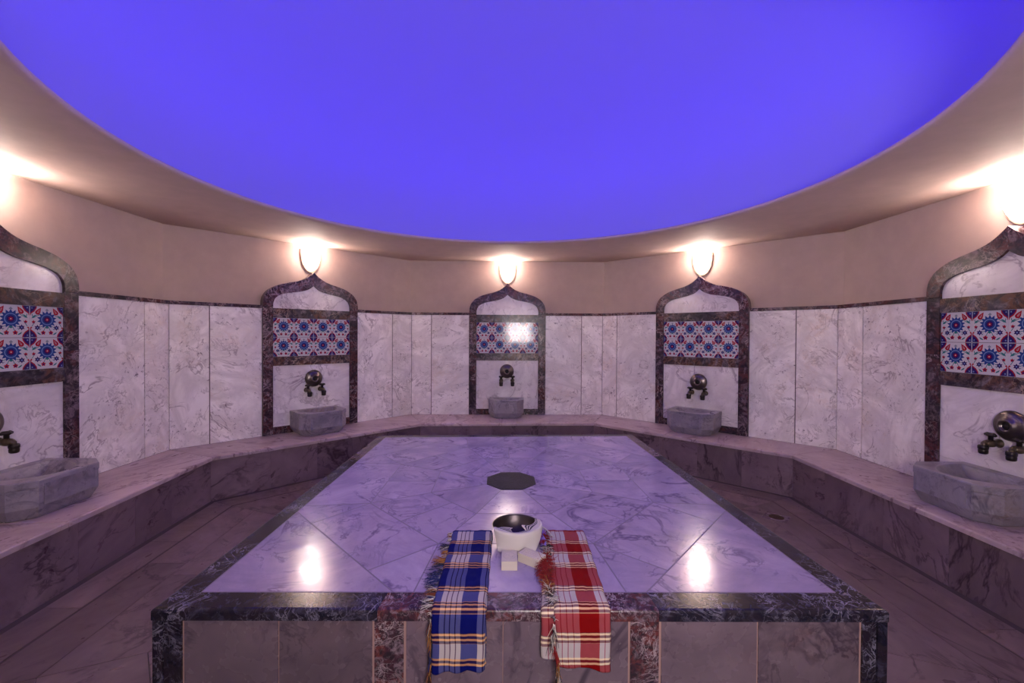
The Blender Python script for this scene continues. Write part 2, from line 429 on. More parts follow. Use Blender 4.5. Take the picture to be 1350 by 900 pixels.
def tile_mesh(flipseed):
    S = .2225; h = S/2; bm = bmesh.new()
    box(bm, -h, h, -.010, 0, -h, h, 0)
    bevel(bm, .0012, 1)
    def poly(pts, mi, lay):
        q = [(x*S, z*S) for x, z in pts]
        # keep the glaze inside the tile
        q = [(max(-h+.0015, min(h-.0015, x)), max(-h+.0015, min(h-.0015, z))) for x, z in q]
        vs = [bm.verts.new((x, -.0101 - .00016*lay, z)) for x, z in q]
        try: f = bm.faces.new(vs); f.material_index = mi
        except ValueError: pass
    fz = .07
    # stems
    for sx in (-1, 1):
        for (p, q) in (((.10,-.20),(.30,-.28)), ((.18,.18),(.40,.05)), ((.34,-.05),(.44,-.22)), ((.05,-.24),(.12,-.42))):
            x0, z0 = p[0]*sx, p[1]+fz; x1, z1 = q[0]*sx, q[1]+fz; dx, dz = x1-x0, z1-z0; l = math.hypot(dx, dz); ox, oz = -dz/l*.009, dx/l*.009
            poly([(x0+ox, z0+oz), (x1+ox, z1+oz), (x1-ox, z1-oz), (x0-ox, z0-oz)], 4, 1)
    poly(star(0, fz, .30, .21, 14), 1, 2); poly(disc(0, fz, .175), 5, 3); poly(disc(0, fz, .15), 1, 4)
    poly(disc(0, fz, .105), 2, 5); poly(star(0, fz, .07, .042, 6), 3, 6); poly(disc(0, fz, .018), 0, 7)
    poly(disc(0, fz-.25, .05, .035), 4, 3)
    poly(star(0, fz+.31, .055, .035, 4), 6, 3)
    for sx in (-1, 1):
        poly(bud(.245*sx, fz+.275, .26, .15, .55*sx*1), 3, 3)
        poly(bud(.248*sx, fz+.268, .13, .04, .55*sx), 0, 4); poly(bud(.248*sx, fz+.268, .11, .024, .55*sx), 3, 5)
        poly(leaf(.37*sx, fz+.09, .2, .075*sx, .9*sx), 4, 3); poly(leaf(.42*sx, fz+.13, .13, .04*sx, -.2*sx), 4, 3)
        poly(star(.285*sx, fz-.26, .095, .055, 6), 2, 4); poly(disc(.285*sx, fz-.26, .022), 5, 5)
        poly(star(.115*sx, fz-.42, .08, .05, 5), 3, 4); poly(disc(.115*sx, fz-.43, .026), 2, 5)
        poly(star(.395*sx, fz-.08, .06, .035, 5), 3, 4); poly(disc(.385*sx, fz-.10, .018), 2, 5)
        poly(leaf(.235*sx, fz-.44, .16, .07*sx, -.9*sx), 4, 3); poly(leaf(.19*sx, fz-.31, .09, .03*sx, .8*sx), 4, 3)
        poly(star(.46*sx, fz-.26, .04, .02, 4), 3, 4)
        # quarter medallions at the corners
        for zz in (.5, -.5):
            s2 = 1 if zz > 0 else -1
            for lay, (k1, mi) in enumerate(((1.0, 3), (.84, 2))):
                rx, rz = .205*k1, .30*k1
                pts = [(.5*sx, zz), (.5*sx - rx*sx, zz), (.5*sx - rx*.92*sx, zz - rz*.28*s2), (.5*sx - rx*.62*sx, zz - rz*.6*s2), (.5*sx - rx*.2*sx, zz - rz*.82*s2), (.5*sx, zz - rz*s2)]
                poly(pts, mi, 5+lay)
            poly([(.5*sx, zz), (.5*sx-.10*sx, zz), (.5*sx-.10*sx, zz-.014*s2), (.5*sx, zz-.014*s2)], 5, 7)
            poly([(.5*sx, zz), (.5*sx-.014*sx, zz), (.5*sx-.014*sx, zz-.15*s2), (.5*sx, zz-.15*s2)], 5, 8)
            poly(disc(.5*sx-.06*sx, zz-.07*s2, .022), 5, 7)
            poly(disc(.5*sx-.012*sx, zz-(.235+.05)*s2, .02), 3, 5)
    me = bpy.data.meshes.new('glazed_tile'); bm.to_mesh(me); bm.free()
    for m in TILE_MATS: me.materials.append(m)
    return me

def make_niche(loc, rz, label):
    r = thing('niche_surround', label, 'wall niche', loc, rz, 'ogee niches around the walls')
    G = .001
    for sx in (-1, 1):     # uprights built of two or three blocks
        bm = bmesh.new(); x0, x1 = sorted((.450*sx, .553*sx))
        for z0, z1 in ((0, .50), (.50, 1.02), (1.02, ZT - .002)):
            box(bm, x0, x1, -.114, -.003, z0 + .0006, z1 - .0006)
        bevel(bm, .0025, 1)
        obj('upright', bm, M['dark_marble'], r)
        # half of the ogee head
        bm = bmesh.new()
        no = 30; oc = [OC[min(len(OC)-1, round(i*(len(OC)-1)/no))] for i in range(no+1)]; ic = [IC[min(len(IC)-1, round(i*(len(IC)-1)/no))] for i in range(no+1)]
        A = []
        for i in range(no+1):
            A.append([bm.verts.new((p[0]*sx, y, ZT + p[1])) for p, y in ((oc[i], -.118), (oc[i], -.002), (ic[i], -.002), (ic[i], -.118))])
        for i in range(no):
            for q in range(4):
                bm.faces.new((A[i][q], A[i+1][q], A[i+1][(q+1) % 4], A[i][(q+1) % 4]))
        bm.faces.new(A[0]); bm.faces.new(A[-1][::-1])
        bmesh.ops.remove_doubles(bm, verts=bm.verts[:], dist=1e-5)
        obj('ogee_head', bm, M['dark_marble'], r)
    # tympanum
    bm = bmesh.new()
    pts = [(-.449, ZT-.012)] + [(-x, ZT + z) for x, z in IC] + [(x, ZT + z) for x, z in reversed(IC[:-1])] + [(.449, ZT-.012)]
    extrude_xz(bm, [(x*.998, z) for x, z in pts], -.096, -.003)
    obj('tympanum_panel', bm, M['niche_marble'], r)
    for z0, z1 in ((1.344, ZT-.012), (.789, .892)):
        bm = bmesh.new(); box(bm, -.449, .449, -.112, -.003, z0, z1); bevel(bm, .002, 1)
        obj('dark_band', bm, M['band_marble'], r)
    bm = bmesh.new(); box(bm, -.449, .449, -.092, -.003, .892, 1.344); obj('tile_bed', bm, M['dark_grout'], r)
    for i in range(4):
        for q in range(2):
            o = bpy.data.objects.new('glazed_tile', TM); COL.objects.link(o); o.parent = r
            o.location = (-.3366 + i*.2244, -.092, .892 + .1135 + q*.2255)
    bm = bmesh.new(); box(bm, -.449, .449, -.096, -.003, .237, .788); box(bm, -.449, .449, -.096, -.003, 0, .2355)
    obj('back_panel', bm, M['niche_marble'], r)
    for x0, x1 in ((-.449, -.20), (.20, .449)):
        bm = bmesh.new(); box(bm, x0, x1, -.104, -.0965, 0, .085); obj('skirting', bm, M['dark_marble'], r)
    return r
TM = tile_mesh(0)

def make_tap(loc, rz, label):
    """round bronze boss with two small taps; origin on the wall panel at the boss centre"""
    r = thing('wall_tap', label, 'tap', loc, rz, 'bronze bosses with twin taps')
    bm = bmesh.new()
    prof = [(.0,.002),(.098,.002),(.103,.012),(.101,.024),(.092,.036),(.080,.043),(.066,.046),(.052,.052),(.045,.062),(.036,.066),(.029,.062),(.027,.045),(.0,.045)]
    # turned about the axis that points out of the wall (-y)
    lathe(bm, prof, 48, Matrix.Rotation(PI/2, 4, 'X'))
    boss = obj('boss', bm, M['bronze'], r)
    bm = bmesh.new(); lathe(bm, [(0,.046),(.0262,.046),(.0262,.050),(0,.0505)], 24, Matrix.Rotation(PI/2, 4, 'X'))
    obj('boss_hole', bm, M['hole'], boss)
    for sx in (-1, 1):
        bm = bmesh.new(); x = .082*sx; zc = -.135
        # horizontal body from wall
        lathe(bm, [(0,0),(.030,0),(.030,.006),(.020,.012),(.020,.04),(.027,.046),(.027,.07),(.020,.078),(.020,.098),(0,.1)], 20, Matrix.Translation((x, 0, zc)) @ Matrix.Rotation(PI/2, 4, 'X'))
        tube(bm, [(x, -.075, zc), (x, -.09, zc + .006), (x, -.104, zc - .004), (x, -.110, zc - .025)], .018, 12)
        tp = obj('valve_body', bm, M['brass'], r)
        bm = bmesh.new()
        lathe(bm, [(0,.006),(.024,.004),(.028,-.004),(.028,-.020),(.024,-.026),(.026,-.030),(.025,-.050),(.019,-.056),(0,-.056)], 20, Matrix.Translation((x, -.110, zc - .016)))
        obj('nozzle', bm, M['dark_metal'], tp)
        bm = bmesh.new()
        lathe(bm, [(0,-.004),(.014,0),(.014,.03),(.024,.036),(.027,.046),(.017,.056),(0,.058)], 16, Matrix.Translation((x, -.06, zc + .014)))
        tube(bm, [(x - .034, -.063, zc + .056), (x - .018, -.06, zc + .060), (x, -.06, zc + .062), (x + .018, -.06, zc + .060), (x + .034, -.063, zc + .056)], .0115, 10, taper=lambda t: .75 + .5*abs(math.sin(t*PI*2)))
        obj('handle', bm, M['dark_metal'], tp)
    return r

def basin_outline(hw, dp, ch, rr=0):
    return [(-hw, 0), (-hw, -(dp-ch*1.15)), (-(hw-ch), -dp), (hw-ch, -dp), (hw, -(dp-ch*1.15)), (hw, 0)]
def make_basin(loc, rz, label, hw, dp, H):
    r = thing('stone_basin', label, 'basin', loc, rz, 'stone wash basins on the bench')
    bm = bmesh.new(); ch = .09
    # outside levels: tapered foot, plain belly, slightly out-turned rim; the top edge dips into a scooped bowl
    lv = [(.0, .042, .03), (.010, .032, .02), (.068, .004, 0), (.078, .0, 0), (H-.05, 0, 0), (H-.044, -.003, 0), (H-.006, -.003, 0), (H, .001, 0)]
    def dense(pts):
        out = []
        for i in range(len(pts)-1):
            a, b = Vector(pts[i]), Vector(pts[i+1]); k = max(1, round((b-a).length/.022))
            for q in range(k): out.append(a.lerp(b, q/k))
        out.append(Vector(pts[-1])); return out
    base = dense(basin_outline(hw, dp, ch)); n = len(base)
    cen = Vector((0, -dp*.5))
    rings = []
    for z, ins, _ in lv:
        row = []
        for p in base:
            q = Vector(((hw-ins)/hw*p.x, (dp-ins)/dp*p.y)); row.append(bm.verts.new((q.x, q.y, z)))
        rings.append(row)
    # bowl: D shaped opening, straight at the back and curved to the front
    bc = Vector((0, -.075)); bx = hw-.052; by = dp-.075-.042
    def dpt(p, s):
        v = Vector((p.x, p.y)) - bc; a = math.atan2(-v.y, v.x)
        if a < 0 or v.y > -1e-6:
            tt = max(-1, min(1, p.x/hw)); return Vector((tt*bx*s, bc.y + .008*(1-s)))
        # ellipse
        c, s_ = math.cos(a), math.sin(a); rad = 1/math.sqrt((c/bx)**2 + (s_/by)**2)
        return bc + Vector((c, -s_))*rad*s
    for s, z in ((1.03, H), (1.0, H-.006), (.95, H-.035), (.85, H-.075), (.68, H-.105), (.4, H-.122), (.12, H-.128)):
        rings.append([bm.verts.new((*dpt(p, s), z)) for p in base])
    for a, b in zip(rings, rings[1:]):
        for i in range(n):
            j = (i+1) % n
            f = bm.faces.new((a[i], a[j], b[j], b[i]))
            f.smooth = rings.index(a) >= 8
    bm.faces.new(rings[0][::-1]); bm.faces.new(rings[-1])
    obj('basin_body', bm, M['basin_marble'], r)
    # raised field on the front and on each chamfer
    bm = bmesh.new()
    hx = hw-ch-.028; z0, z1 = .082, H-.03
    box(bm, -hx, hx, -dp-.0045, -dp+.012, z0, z1); bevel(bm, .004, 2)
    obj('front_field', bm, M['basin_marble'], r)
    return r

def make_sconce(loc, rz, label, lit=True):
    """half-shell uplighter; origin at the bottom tip on the plaster"""
    r = thing('wall_sconce', label, 'wall lamp', loc, rz, 'half shell wall lamps')
    H = .27; W = .104; D = .11
    def hw(t): return W*(1 - (1-t)**2.7)**.56
    def shell(bm, k, off, thick, nt=18, na=16, t1=1.0):
        rows = []
        for i in range(nt+1):
            t = (i/nt)**1.5*t1; w = max(.004, hw(t))*k; dd = D*(w/W)**1.0
            row = []
            for q in range(na+1):
                a = PI*q/na; row.append(bm.verts.new((-w*math.cos(a), -dd*math.sin(a) - .0225, off + t*H)))
            rows.append(row)
        for a, b in zip(rows, rows[1:]):
            for q in range(na): bm.faces.new((a[q], a[q+1], b[q+1], b[q])).smooth = True
        return rows
    bm = bmesh.new(); shell(bm, 1.0, .012, 0)
    g = obj('glass_shade', bm, M['lamp_glass'], r)
    md = g.modifiers.new('thickness', 'SOLIDIFY'); md.thickness = .004; md.offset = -1
    bm = bmesh.new(); pts = []
    for i in range(21):
        t = (i/20)**1.5; pts.append((max(.004, hw(t))*1.10 + .006, -.008 + t*(H+.008)))
    pl = [(-x, z) for x, z in pts[::-1]] + pts
    extrude_xz(bm, pl, -.022, -.001); obj('back_plate', bm, M['white_paint'], r)
    return r

def place(k, off=0.0, n_out=0.0):
    a, b, d, n, L = wall(k); p = a + d*(L/2 + off) + n*n_out
    return p, math.atan2(d.y, d.x)
NICHE = {2: ('ogee marble niche with blue red floral tiles on the middle of the back wall', 1.05, .245, .335),
         1: ('ogee marble niche with floral tiles on the angled wall left of the centre niche', 1.035, .27, .42),
         3: ('ogee marble niche with floral tiles on the angled wall right of the centre niche', 1.005, .27, .42),
         0: ('ogee marble niche with floral tiles cut by the left edge of the picture', .985, .28, .475),
         4: ('ogee marble niche with floral tiles cut by the right edge of the picture', .985, .28, .475)}
TAPL = {2: 'bronze boss with two small dark taps over the centre basin of the back wall',
        1: 'bronze boss with two dark taps in the niche left of the centre niche',
        3: 'bronze boss with two dark taps in the niche right of the centre niche',
        0: 'bronze boss with twin taps cut by the left picture edge',
        4: 'large bulging bronze boss with twin taps near the right picture edge'}
BASL = {2: 'small grey marble basin on the bench in the centre niche, straight beyond the platform',
        1: 'grey marble basin on the bench below the niche left of centre',
        3: 'grey marble basin with brown stained foot below the niche right of centre',
        0: 'big bluish grey marble basin cut by the left edge of the picture',
        4: 'big grey marble basin cut by the right edge of the picture'}
LAMPL = {2: 'lit half shell wall lamp above the peak of the centre niche',
         1: 'lit half shell wall lamp above the niche left of the centre niche',
         3: 'lit half shell wall lamp above the niche right of the centre niche',
         0: 'lit wall lamp above the niche at the left picture edge',
         4: 'lit wall lamp above the niche at the right picture edge',
         5: 'lit wall lamp on the angled wall in front of the right niche, behind the viewer',
         7: 'lit wall lamp on the angled wall in front of the left niche, behind the viewer'}
niche0 = tap0 = sc0 = None
for k in (2, 1, 3, 0, 4):
    lab, ztap, hw, dp = NICHE[k]
    so_, to_, bo_ = {0: (-.08, -.125, -.03), 4: (.08, .115, .10)}.get(k, (0, -.005 if k == 2 else 0, 0))
    p, rz = place(k, so_)
    if niche0 is None: niche0 = make_niche((p.x, p.y, BENCH), rz, lab)
    else: dup(niche0, (p.x, p.y, BENCH), rz, lab)
    p, rz = place(k, to_, .0962)
    if tap0 is None: tap0 = make_tap((p.x, p.y, ztap), rz, TAPL[k])
    else: dup(tap0, (p.x, p.y, ztap), rz, TAPL[k])
    p, rz = place(k, bo_, .106)
    if k == 2: rz += math.radians(-3); p, _ = place(k, -.005, .12)
    make_basin((p.x, p.y, BENCH), rz, BASL[k], hw, dp-.02, .258 if k in (1, 2, 3) else .245)
LAMP_W = 5.0
for k in (2, 1, 3, 0, 4, 7):
    so_ = {0: -.08, 4: .08}.get(k, 0)
    p, rz = place(k, so_)
    z = 2.338
    if sc0 is None: sc0 = make_sconce((p.x, p.y, z), rz, LAMPL[k])
    else: dup(sc0, (p.x, p.y, z), rz, LAMPL[k])
    # the bulb inside each shade, just below the open top
    q, _ = place(k, so_, .078)
    ld = bpy.data.lights.new('bulb', 'POINT'); ld.energy = LAMP_W; ld.color = (1, .80, .66); ld.shadow_soft_size = .03
    lo = bpy.data.objects.new('bulb', ld); COL.objects.link(lo); lo.location = (q.x, q.y, z + .245)

# ------------------------------------------------------------------ the heated platform
SL = [(-1.139,1.578),(1.231,1.579),(1.128,4.068),(-1.150,3.975)]     # pale field corners FL FR BR BL
SO = [(-1.245,1.478),(1.340,1.472),(1.212,4.150),(-1.240,4.055)]     # outer edge
ZS = .6065; LIP = .040
plat = thing('marble_platform', 'large square raised marble platform with dark marble edging and star pattern top', 'platform', (0, 0, 0))
def bil(u, v):     # u, v in -1..1
    a, b, c, d = [Vector(p) for p in SL]; s, t = (u+1)/2, (v+1)/2
    return a.lerp(b, s).lerp(d.lerp(c, s), t)
H1 = 1.25
base_seg = [((.215,.53),(-.215,.53)), ((.215,.53),(.53,.215)), ((.07,.17),(.215,.53)), ((.215,.53),(.38,.87)), ((-.38,.87),(.38,.87)),
            ((.38,.87),(.87,.38)), ((0,.53),(0,.87)), ((.3725,.3725),(.625,.625)), ((.38,.87),(.65,1.10)), ((.38,.87),(.42,1.25)),
            ((.5,1.25),(1.25,.5)), ((.07,.17),(-.07,.17)), ((.07,.17),(.17,.07)), ((1.25,1.25),(-1.25,1.25))]
segs = set()
def rd(p): return (round(p[0], 4), round(p[1], 4))
for a, b in base_seg:
    for sx in (-1, 1):
        for sy in (-1, 1):
            for sw in (0, 1):
                q = []
                for x, y in (a, b):
                    x, y = x*sx, y*sy
                    q.append(rd((y, x) if sw else (x, y)))
                segs.add(tuple(sorted(q)))
segs = sorted(segs)
verts = sorted({p for s in segs for p in s}); vi = {p: i for i, p in enumerate(verts)}
ov, oe, of, _, oed, _ = delaunay_2d_cdt([Vector(p) for p in verts], [(vi[a], vi[b]) for a, b in segs], [], 0, 1e-5)
cons = {tuple(sorted(e)) for e, src in zip(oe, oed) if src}
emap = {}
for fi, f in enumerate(of):
    for i in range(3): emap.setdefault(tuple(sorted((f[i], f[(i+1) % 3]))), []).append(fi)
reg = [-1]*len(of); nr = 0
for s in range(len(of)):
    if reg[s] >= 0: continue
    st = [s]; reg[s] = nr
    while st:
        f = st.pop()
        for i in range(3):
            e = tuple(sorted((of[f][i], of[f][(i+1) % 3])))
            if e in cons: continue
            for g in emap[e]:
                if reg[g] < 0: reg[g] = nr; st.append(g)
    nr += 1
bm = bmesh.new(); SM = Vector((0, 0))
for r_ in range(nr):
    fs = [of[i] for i in range(len(of)) if reg[i] == r_]
    c = sum((ov[i] for f in fs for i in f), Vector((0, 0)))/(3*len(fs))
    if c.length < .1: continue
    vm = {}
    for f in fs:
        for i in f:
            if i not in vm:
                p = bil(ov[i].x/H1, ov[i].y/H1); vm[i] = bm.verts.new((p.x, p.y, ZS))
        bm.faces.new([vm[i] for i in f])
ext = bmesh.ops.extrude_face_region(bm, geom=bm.faces[:])
bmesh.ops.translate(bm, verts=[g for g in ext['geom'] if isinstance(g, bmesh.types.BMVert)], vec=(0, 0, -.03))
# centre the mesh on the pieces' tops
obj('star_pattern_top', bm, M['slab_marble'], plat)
bm = bmesh.new(); edge_out = {tuple(sorted((rd((sx*H1, sy*H1)), rd((tx*H1, ty*H1))))) for sx in (-1,1) for sy in (-1,1) for tx in (-1,1) for ty in (-1,1)}
for a, b in segs:
    A, B = bil(a[0]/H1, a[1]/H1), bil(b[0]/H1, b[1]/H1); d = (B-A).normalized(); w = Vector((-d.y, d.x))*.0028
    prism(bm, [A-w, B-w, B+w, A+w], ZS-.01, ZS + .0003)
obj('seam_lines', bm, M['seam'], plat)
# dark octagonal plate in the middle
bm = bmesh.new()
pts = [bil(x/H1*1.0, y/H1*1.0) for x, y in ((.07,.17),(.17,.07),(.17,-.07),(.07,-.17),(-.07,-.17),(-.17,-.07),(-.17,.07),(-.07,.17))]
prism(bm, pts[::-1], ZS-.03, ZS + .003); bevel(bm, .002, 1)
obj('octagonal_plate', bm, M['pebble'], plat)
# dark edging: mitred bars with rounded nosing; the middle bar of the front is redder
def edging(p_in0, p_in1, p_out0, p_out1, cuts, mats):
    for q in range(len(cuts)-1):
        t0, t1 = cuts[q], cuts[q+1]
        i0, i1 = Vector(p_in0).lerp(Vector(p_in1), t0[0]), Vector(p_in0).lerp(Vector(p_in1), t1[0])
        o0, o1 = Vector(p_out0).lerp(Vector(p_out1), t0[1]), Vector(p_out0).lerp(Vector(p_out1), t1[1])
        e = (o1-o0).normalized()*.0006
        bm = bmesh.new(); prism(bm, [i0+e, i1-e, o1-e, o0+e], ZS-LIP, ZS)
        ed = [x for x in bm.edges if all((Vector(v.co[:2])-(o0+e)).length < 1e-4 or (Vector(v.co[:2])-(o1-e)).length < 1e-4 for v in x.verts) and x.verts[0].co.z > ZS-.001 and x.verts[1].co.z > ZS-.001]
        bevel(bm, .012, 4, ed)
        obj('edging_bar', bm, mats[q], plat)
sl, so = SL, SO
edging(sl[0], sl[1], so[0], so[1], [(0,0),(.292,.305),(.70,.687),(1,1)], [M['border_marble'], M['rosso_marble'], M['border_marble']])
edging(sl[1], sl[2], so[1], so[2], [(0,0),(.42,.42),(.72,.72),(1,1)], [M['border_marble'], M['border_marble'], M['rosso_marble']])
edging(sl[2], sl[3], so[2], so[3], [(0,0),(.5,.5),(1,1)], [M['border_marble'], M['border_marble']])
edging(sl[3], sl[0], so[3], so[0], [(0,0),(.3,.3),(.6,.6),(1,1)], [M['rosso_marble'], M['border_marble'], M['border_marble']])
# core and face slabs
CI = [Vector(p) for p in SO]; cen = Vector((.02, 2.8))
core = [p + (cen-p).normalized()*.019 for p in CI]
bm = bmesh.new(); prism(bm, core, -.03, ZS-LIP); obj('core', bm, M['pale_grout'], plat)
def face_side(P0, P1, items):
    P0, P1 = Vector(P0), Vector(P1); e = (P1-P0).normalized(); n = Vector((e.y, -e.x)); L = (P1-P0).length
    for s0, s1, kind in items:
        a = P0 + e*s0*L; b = P0 + e*s1*L
        back = .014; 
        bm = bmesh.new(); fr = .006 if kind == 'p' else .009
        prism(bm, [a - n*(.006 - 0) , b - n*.006, b - n*.040, a - n*.040] if kind == 'p' else [a - n*.010, b - n*.010, b - n*.040, a - n*.040], 0, ZS-LIP)
        obj('pilaster' if kind != 'w' else 'face_slab', bm, M['border_marble'] if kind == 'p' else M['rosso_marble'] if kind == 'q' else M['front_marble'], plat)
W_ = 2.585
face_side(SO[0], SO[1], [(.0, .101/W_, 'p'), (.109/W_, .437/W_, 'w'), (.442/W_, .768/W_, 'w'), (.776/W_, .879/W_, 'q'), (.888/W_, 1.227/W_, 'w'), (1.230/W_, 1.670/W_, 'w'),
                         (1.678/W_, 1.779/W_, 'q'), (1.788/W_, 2.125/W_, 'w'), (2.131/W_, 2.488/W_, 'w'), (2.497/W_, 1, 'p')])
for i in (1, 2, 3):
    face_side(SO[i], SO[(i+1) % 4], [(0, .04, 'p'), (.043, .165, 'w'), (.167, .298, 'w'), (.30, .34, 'q'), (.343, .498, 'w'), (.50, .657, 'w'), (.66, .70, 'q'), (.703, .83, 'w'), (.832, .957, 'w'), (.96, 1, 'p')])

# floor drain
dr = thing('floor_drain', 'small square floor drain with brown round grate near the right bench corner', 'drain', (2.335, 3.665, 0), math.radians(-45))
bm = bmesh.new(); 
for s0 in range(4):
    pass
seg = 24
o_ = [bm.verts.new((x, y, .0025)) for x, y in [(.09*max(-1, min(1, 1.5*math.cos(2*PI*i/seg))), .09*max(-1, min(1, 1.5*math.sin(2*PI*i/seg)))) for i in range(seg)]]
i_ = [bm.verts.new((.062*math.cos(2*PI*i/seg), .062*math.sin(2*PI*i/seg), .0025)) for i in range(seg)]
j_ = [bm.verts.new((.058*math.cos(2*PI*i/seg), .058*math.sin(2*PI*i/seg), .0005)) for i in range(seg)]
k_ = [bm.verts.new((v.co.x, v.co.y, 0)) for v in o_]
for i in range(seg):
    j = (i+1) % seg
    bm.faces.new((o_[i], o_[j], i_[j], i_[i])); bm.faces.new((i_[i], i_[j], j_[j], j_[i])); bm.faces.new((k_[i], k_[j], o_[j], o_[i]))
obj('drain_frame', bm, M['front_marble'], dr)
bm = bmesh.new(); lathe(bm, [(.0,.0006),(.058,.0006),(.058,.0016),(.012,.0016),(0,.0014)], 24)
for i in range(-2, 3): box(bm, -.045, .045, i*.018-.003, i*.018+.003, .0016, .0028)
obj('drain_grate', bm, plain('rusty_grate', (.045,.016,.008), .6, .3), dr)

# ------------------------------------------------------------------ plaid towels
def ramp_node(s, stops):
    r = s.n('ShaderNodeValToRGB'); cr = r.color_ramp; cr.interpolation = 'CONSTANT'
    cr.elements[0].position = 0; cr.elements[0].color = (*stops[0][1], 1); cr.elements[1].position = stops[1][0]; cr.elements[1].color = (*stops[1][1], 1)
    for p, c in stops[2:]:
        e = cr.elements.new(p); e.color = (*c, 1)
    return r
def plaid(name, warp, main, dk, org):
    s = N(name); uv = s.n('ShaderNodeUVMap'); sp = s.n('ShaderNodeSeparateXYZ'); s.l(uv.outputs[0], sp.inputs[0])
    a = ramp_node(s, warp); s.l(sp.outputs[0], a.inputs[0])
    b = ramp_node(s, [(v/LT, main if c == 'M' else WH) for v, c in BASE]); s.l(sp.outputs[1], b.inputs[0])
    ms = [(0, (0, 0, 0))]
    for v0, v1 in CLUST: ms += [(v0/LT, (1, 1, 1)), (v1/LT, (0, 0, 0))]
    mk = ramp_node(s, ms); s.l(sp.outputs[1], mk.inputs[0])
    st = ramp_node(s, [(0, dk), (.28, org), (.72, dk)]); s.l(s.math('FRACT', s.math('MULTIPLY', sp.outputs[1], LT/.0170)), st.inputs[0])
    wf = s.mix(mk.outputs[0], b.outputs[0], st.outputs[0])
    # fine diagonal weave decides which thread is on top
    w1 = s.math('SINE', s.math('MULTIPLY', sp.outputs[0], 1500.0)); w2 = s.math('SINE', s.math('MULTIPLY', sp.outputs[1], 4200.0))
    f = s.rng(s.math('MULTIPLY', w1, w2), -.6, .6, .36, .58)
    f = s.math('MAXIMUM', f, s.math('MULTIPLY', mk.outputs[0], .66))
    g = s.n('ShaderNodeGamma'); g.inputs[1].default_value = .5; s.l(s.mix(1.0, a.outputs[0], wf, 'MULTIPLY'), g.inputs[0])
    c = s.mix(f, a.outputs[0], wf); c = s.mix(s.math('SUBTRACT', .80, s.math('MULTIPLY', mk.outputs[0], .45)), c, g.outputs[0])
    s.l(c, s.b.inputs['Base Color']); s.b.inputs['Roughness'].default_value = .9
    s.b.inputs['Specular IOR Level'].default_value = .12
    tc = s.n('ShaderNodeTexCoord'); s.bump(s.noise(tc.outputs['Object'], 260, 2, .5).outputs[0], .35, .001)
    return s.m
BL, WH, DK, OR, MR = (.001,.0025,.09), (.38,.34,.36), (.025,.008,.03), (.78,.36,.10), (.16,.008,.03)
RD = (.165,.0006,.002)
BASE = [(0, 'M'), (.012, 'W'), (.118, 'M'), (.213, 'W'), (.309, 'M'), (.473, 'W'), (.575, 'M'), (.68, 'W'), (.765, 'M')]
CLUST = [(.100, .135), (.200, .227), (.288, .330), (.454, .492), (.552, .600), (.662, .702), (.752, .776)]
LT = .81
warpB = [(0, BL), (.15, WH), (.24, DK), (.258, WH), (.335, DK), (.353, WH), (.437, DK), (.455, WH), (.54, BL), (.845, WH), (.945, DK), (.965, WH), (.99, BL)]
warpR = [(0, WH), (.10, MR), (.115, WH), (.21, MR), (.225, WH), (.32, MR), (.335, WH), (.44, RD), (.79, WH), (.88, MR), (.897, WH), (.99, RD)]
M['plaid_blue'] = plaid('plaid_blue_cotton', warpB, BL, DK, OR)
M['plaid_red'] = plaid('plaid_red_cotton', warpR, RD, (.08,.01,.02), (.85,.66,.38))

YE = 1.470     # front edge of the platform
def path(s, h):
    """side profile of cloth: s metres from far end y0; h = height above slab"""
    return None
def towel_layer(name, xs_of, y0, h, mat, parent, hem, seed, uoff=0, thick=.0045, vlen=.81):
    """xs_of(t)->(xl, xr) with t=0 far end .. 1 bottom hem. h: lift over the surface. hem(u): extra drop"""
    rr = random.Random(seed); ph = [rr.uniform(0, 6) for _ in range(6)]
    NU, NV = 36, 150
    rb = .016 + h
    top = y0 - (YE + .012)
    arc = rb*PI/2
    bm = bmesh.new(); uvl = bm.loops.layers.uv.new('UVMap'); grid = []
    for j in range(NV+1):
        row = []
        for i in range(NU+1):
            u = i/NU
            total = top + arc + .175 + hem(u)
            s = j/NV*total
            if s < top: y, z, nx, nz = y0 - s, ZS + h, 0, 1
            elif s < top + arc:
                a = (s-top)/rb; y = YE + .012 - rb*math.sin(a) ; z = ZS - .016 + rb*math.cos(a); nx, nz = math.sin(a), math.cos(a)
            else:
                y = YE + .012 - rb; z = ZS - .016 - (s-top-arc); nx, nz = 1, 0
            t = s/(top+arc+.175)
            xl, xr = xs_of(min(1, t)); x = xl + (xr-xl)*u
            w = .0016*math.sin(9*u + ph[0] + 5*t) + .0013*math.sin(17*t*3 + ph[1] + 3*u) + .0008*math.sin(31*u + ph[2])
            if s > top + arc: w += .003*math.sin(7*u + ph[3])*((s-top-arc)/.18)
            w = abs(w)
            # the outer folds turn down at both sides
            ed = min(u, 1-u); sag = 0 if ed > .05 else (1-ed/.05)**2*min(h, .006)
            z += nz*(w - sag); y -= nx*(w - sag)
            v = bm.verts.new((x + .0012*math.sin(40*t + ph[4]), y, z)); row.append((v, u, s))
        grid.append(row)
    for j in range(NV):
        for i in range(NU):
            q = (grid[j][i], grid[j][i+1], grid[j+1][i+1], grid[j+1][i])
            f = bm.faces.new([p[0] for p in q]); f.smooth = True
            for lp, p in zip(f.loops, q): lp[uvl].uv = (min(.9995, p[1] + uoff), min(.9995, p[2]/vlen))
    o = obj(name, bm, mat, parent, smooth=True)
    md = o.modifiers.new('cloth_thickness', 'SOLIDIFY'); md.thickness = thick; md.offset = -1
    return o
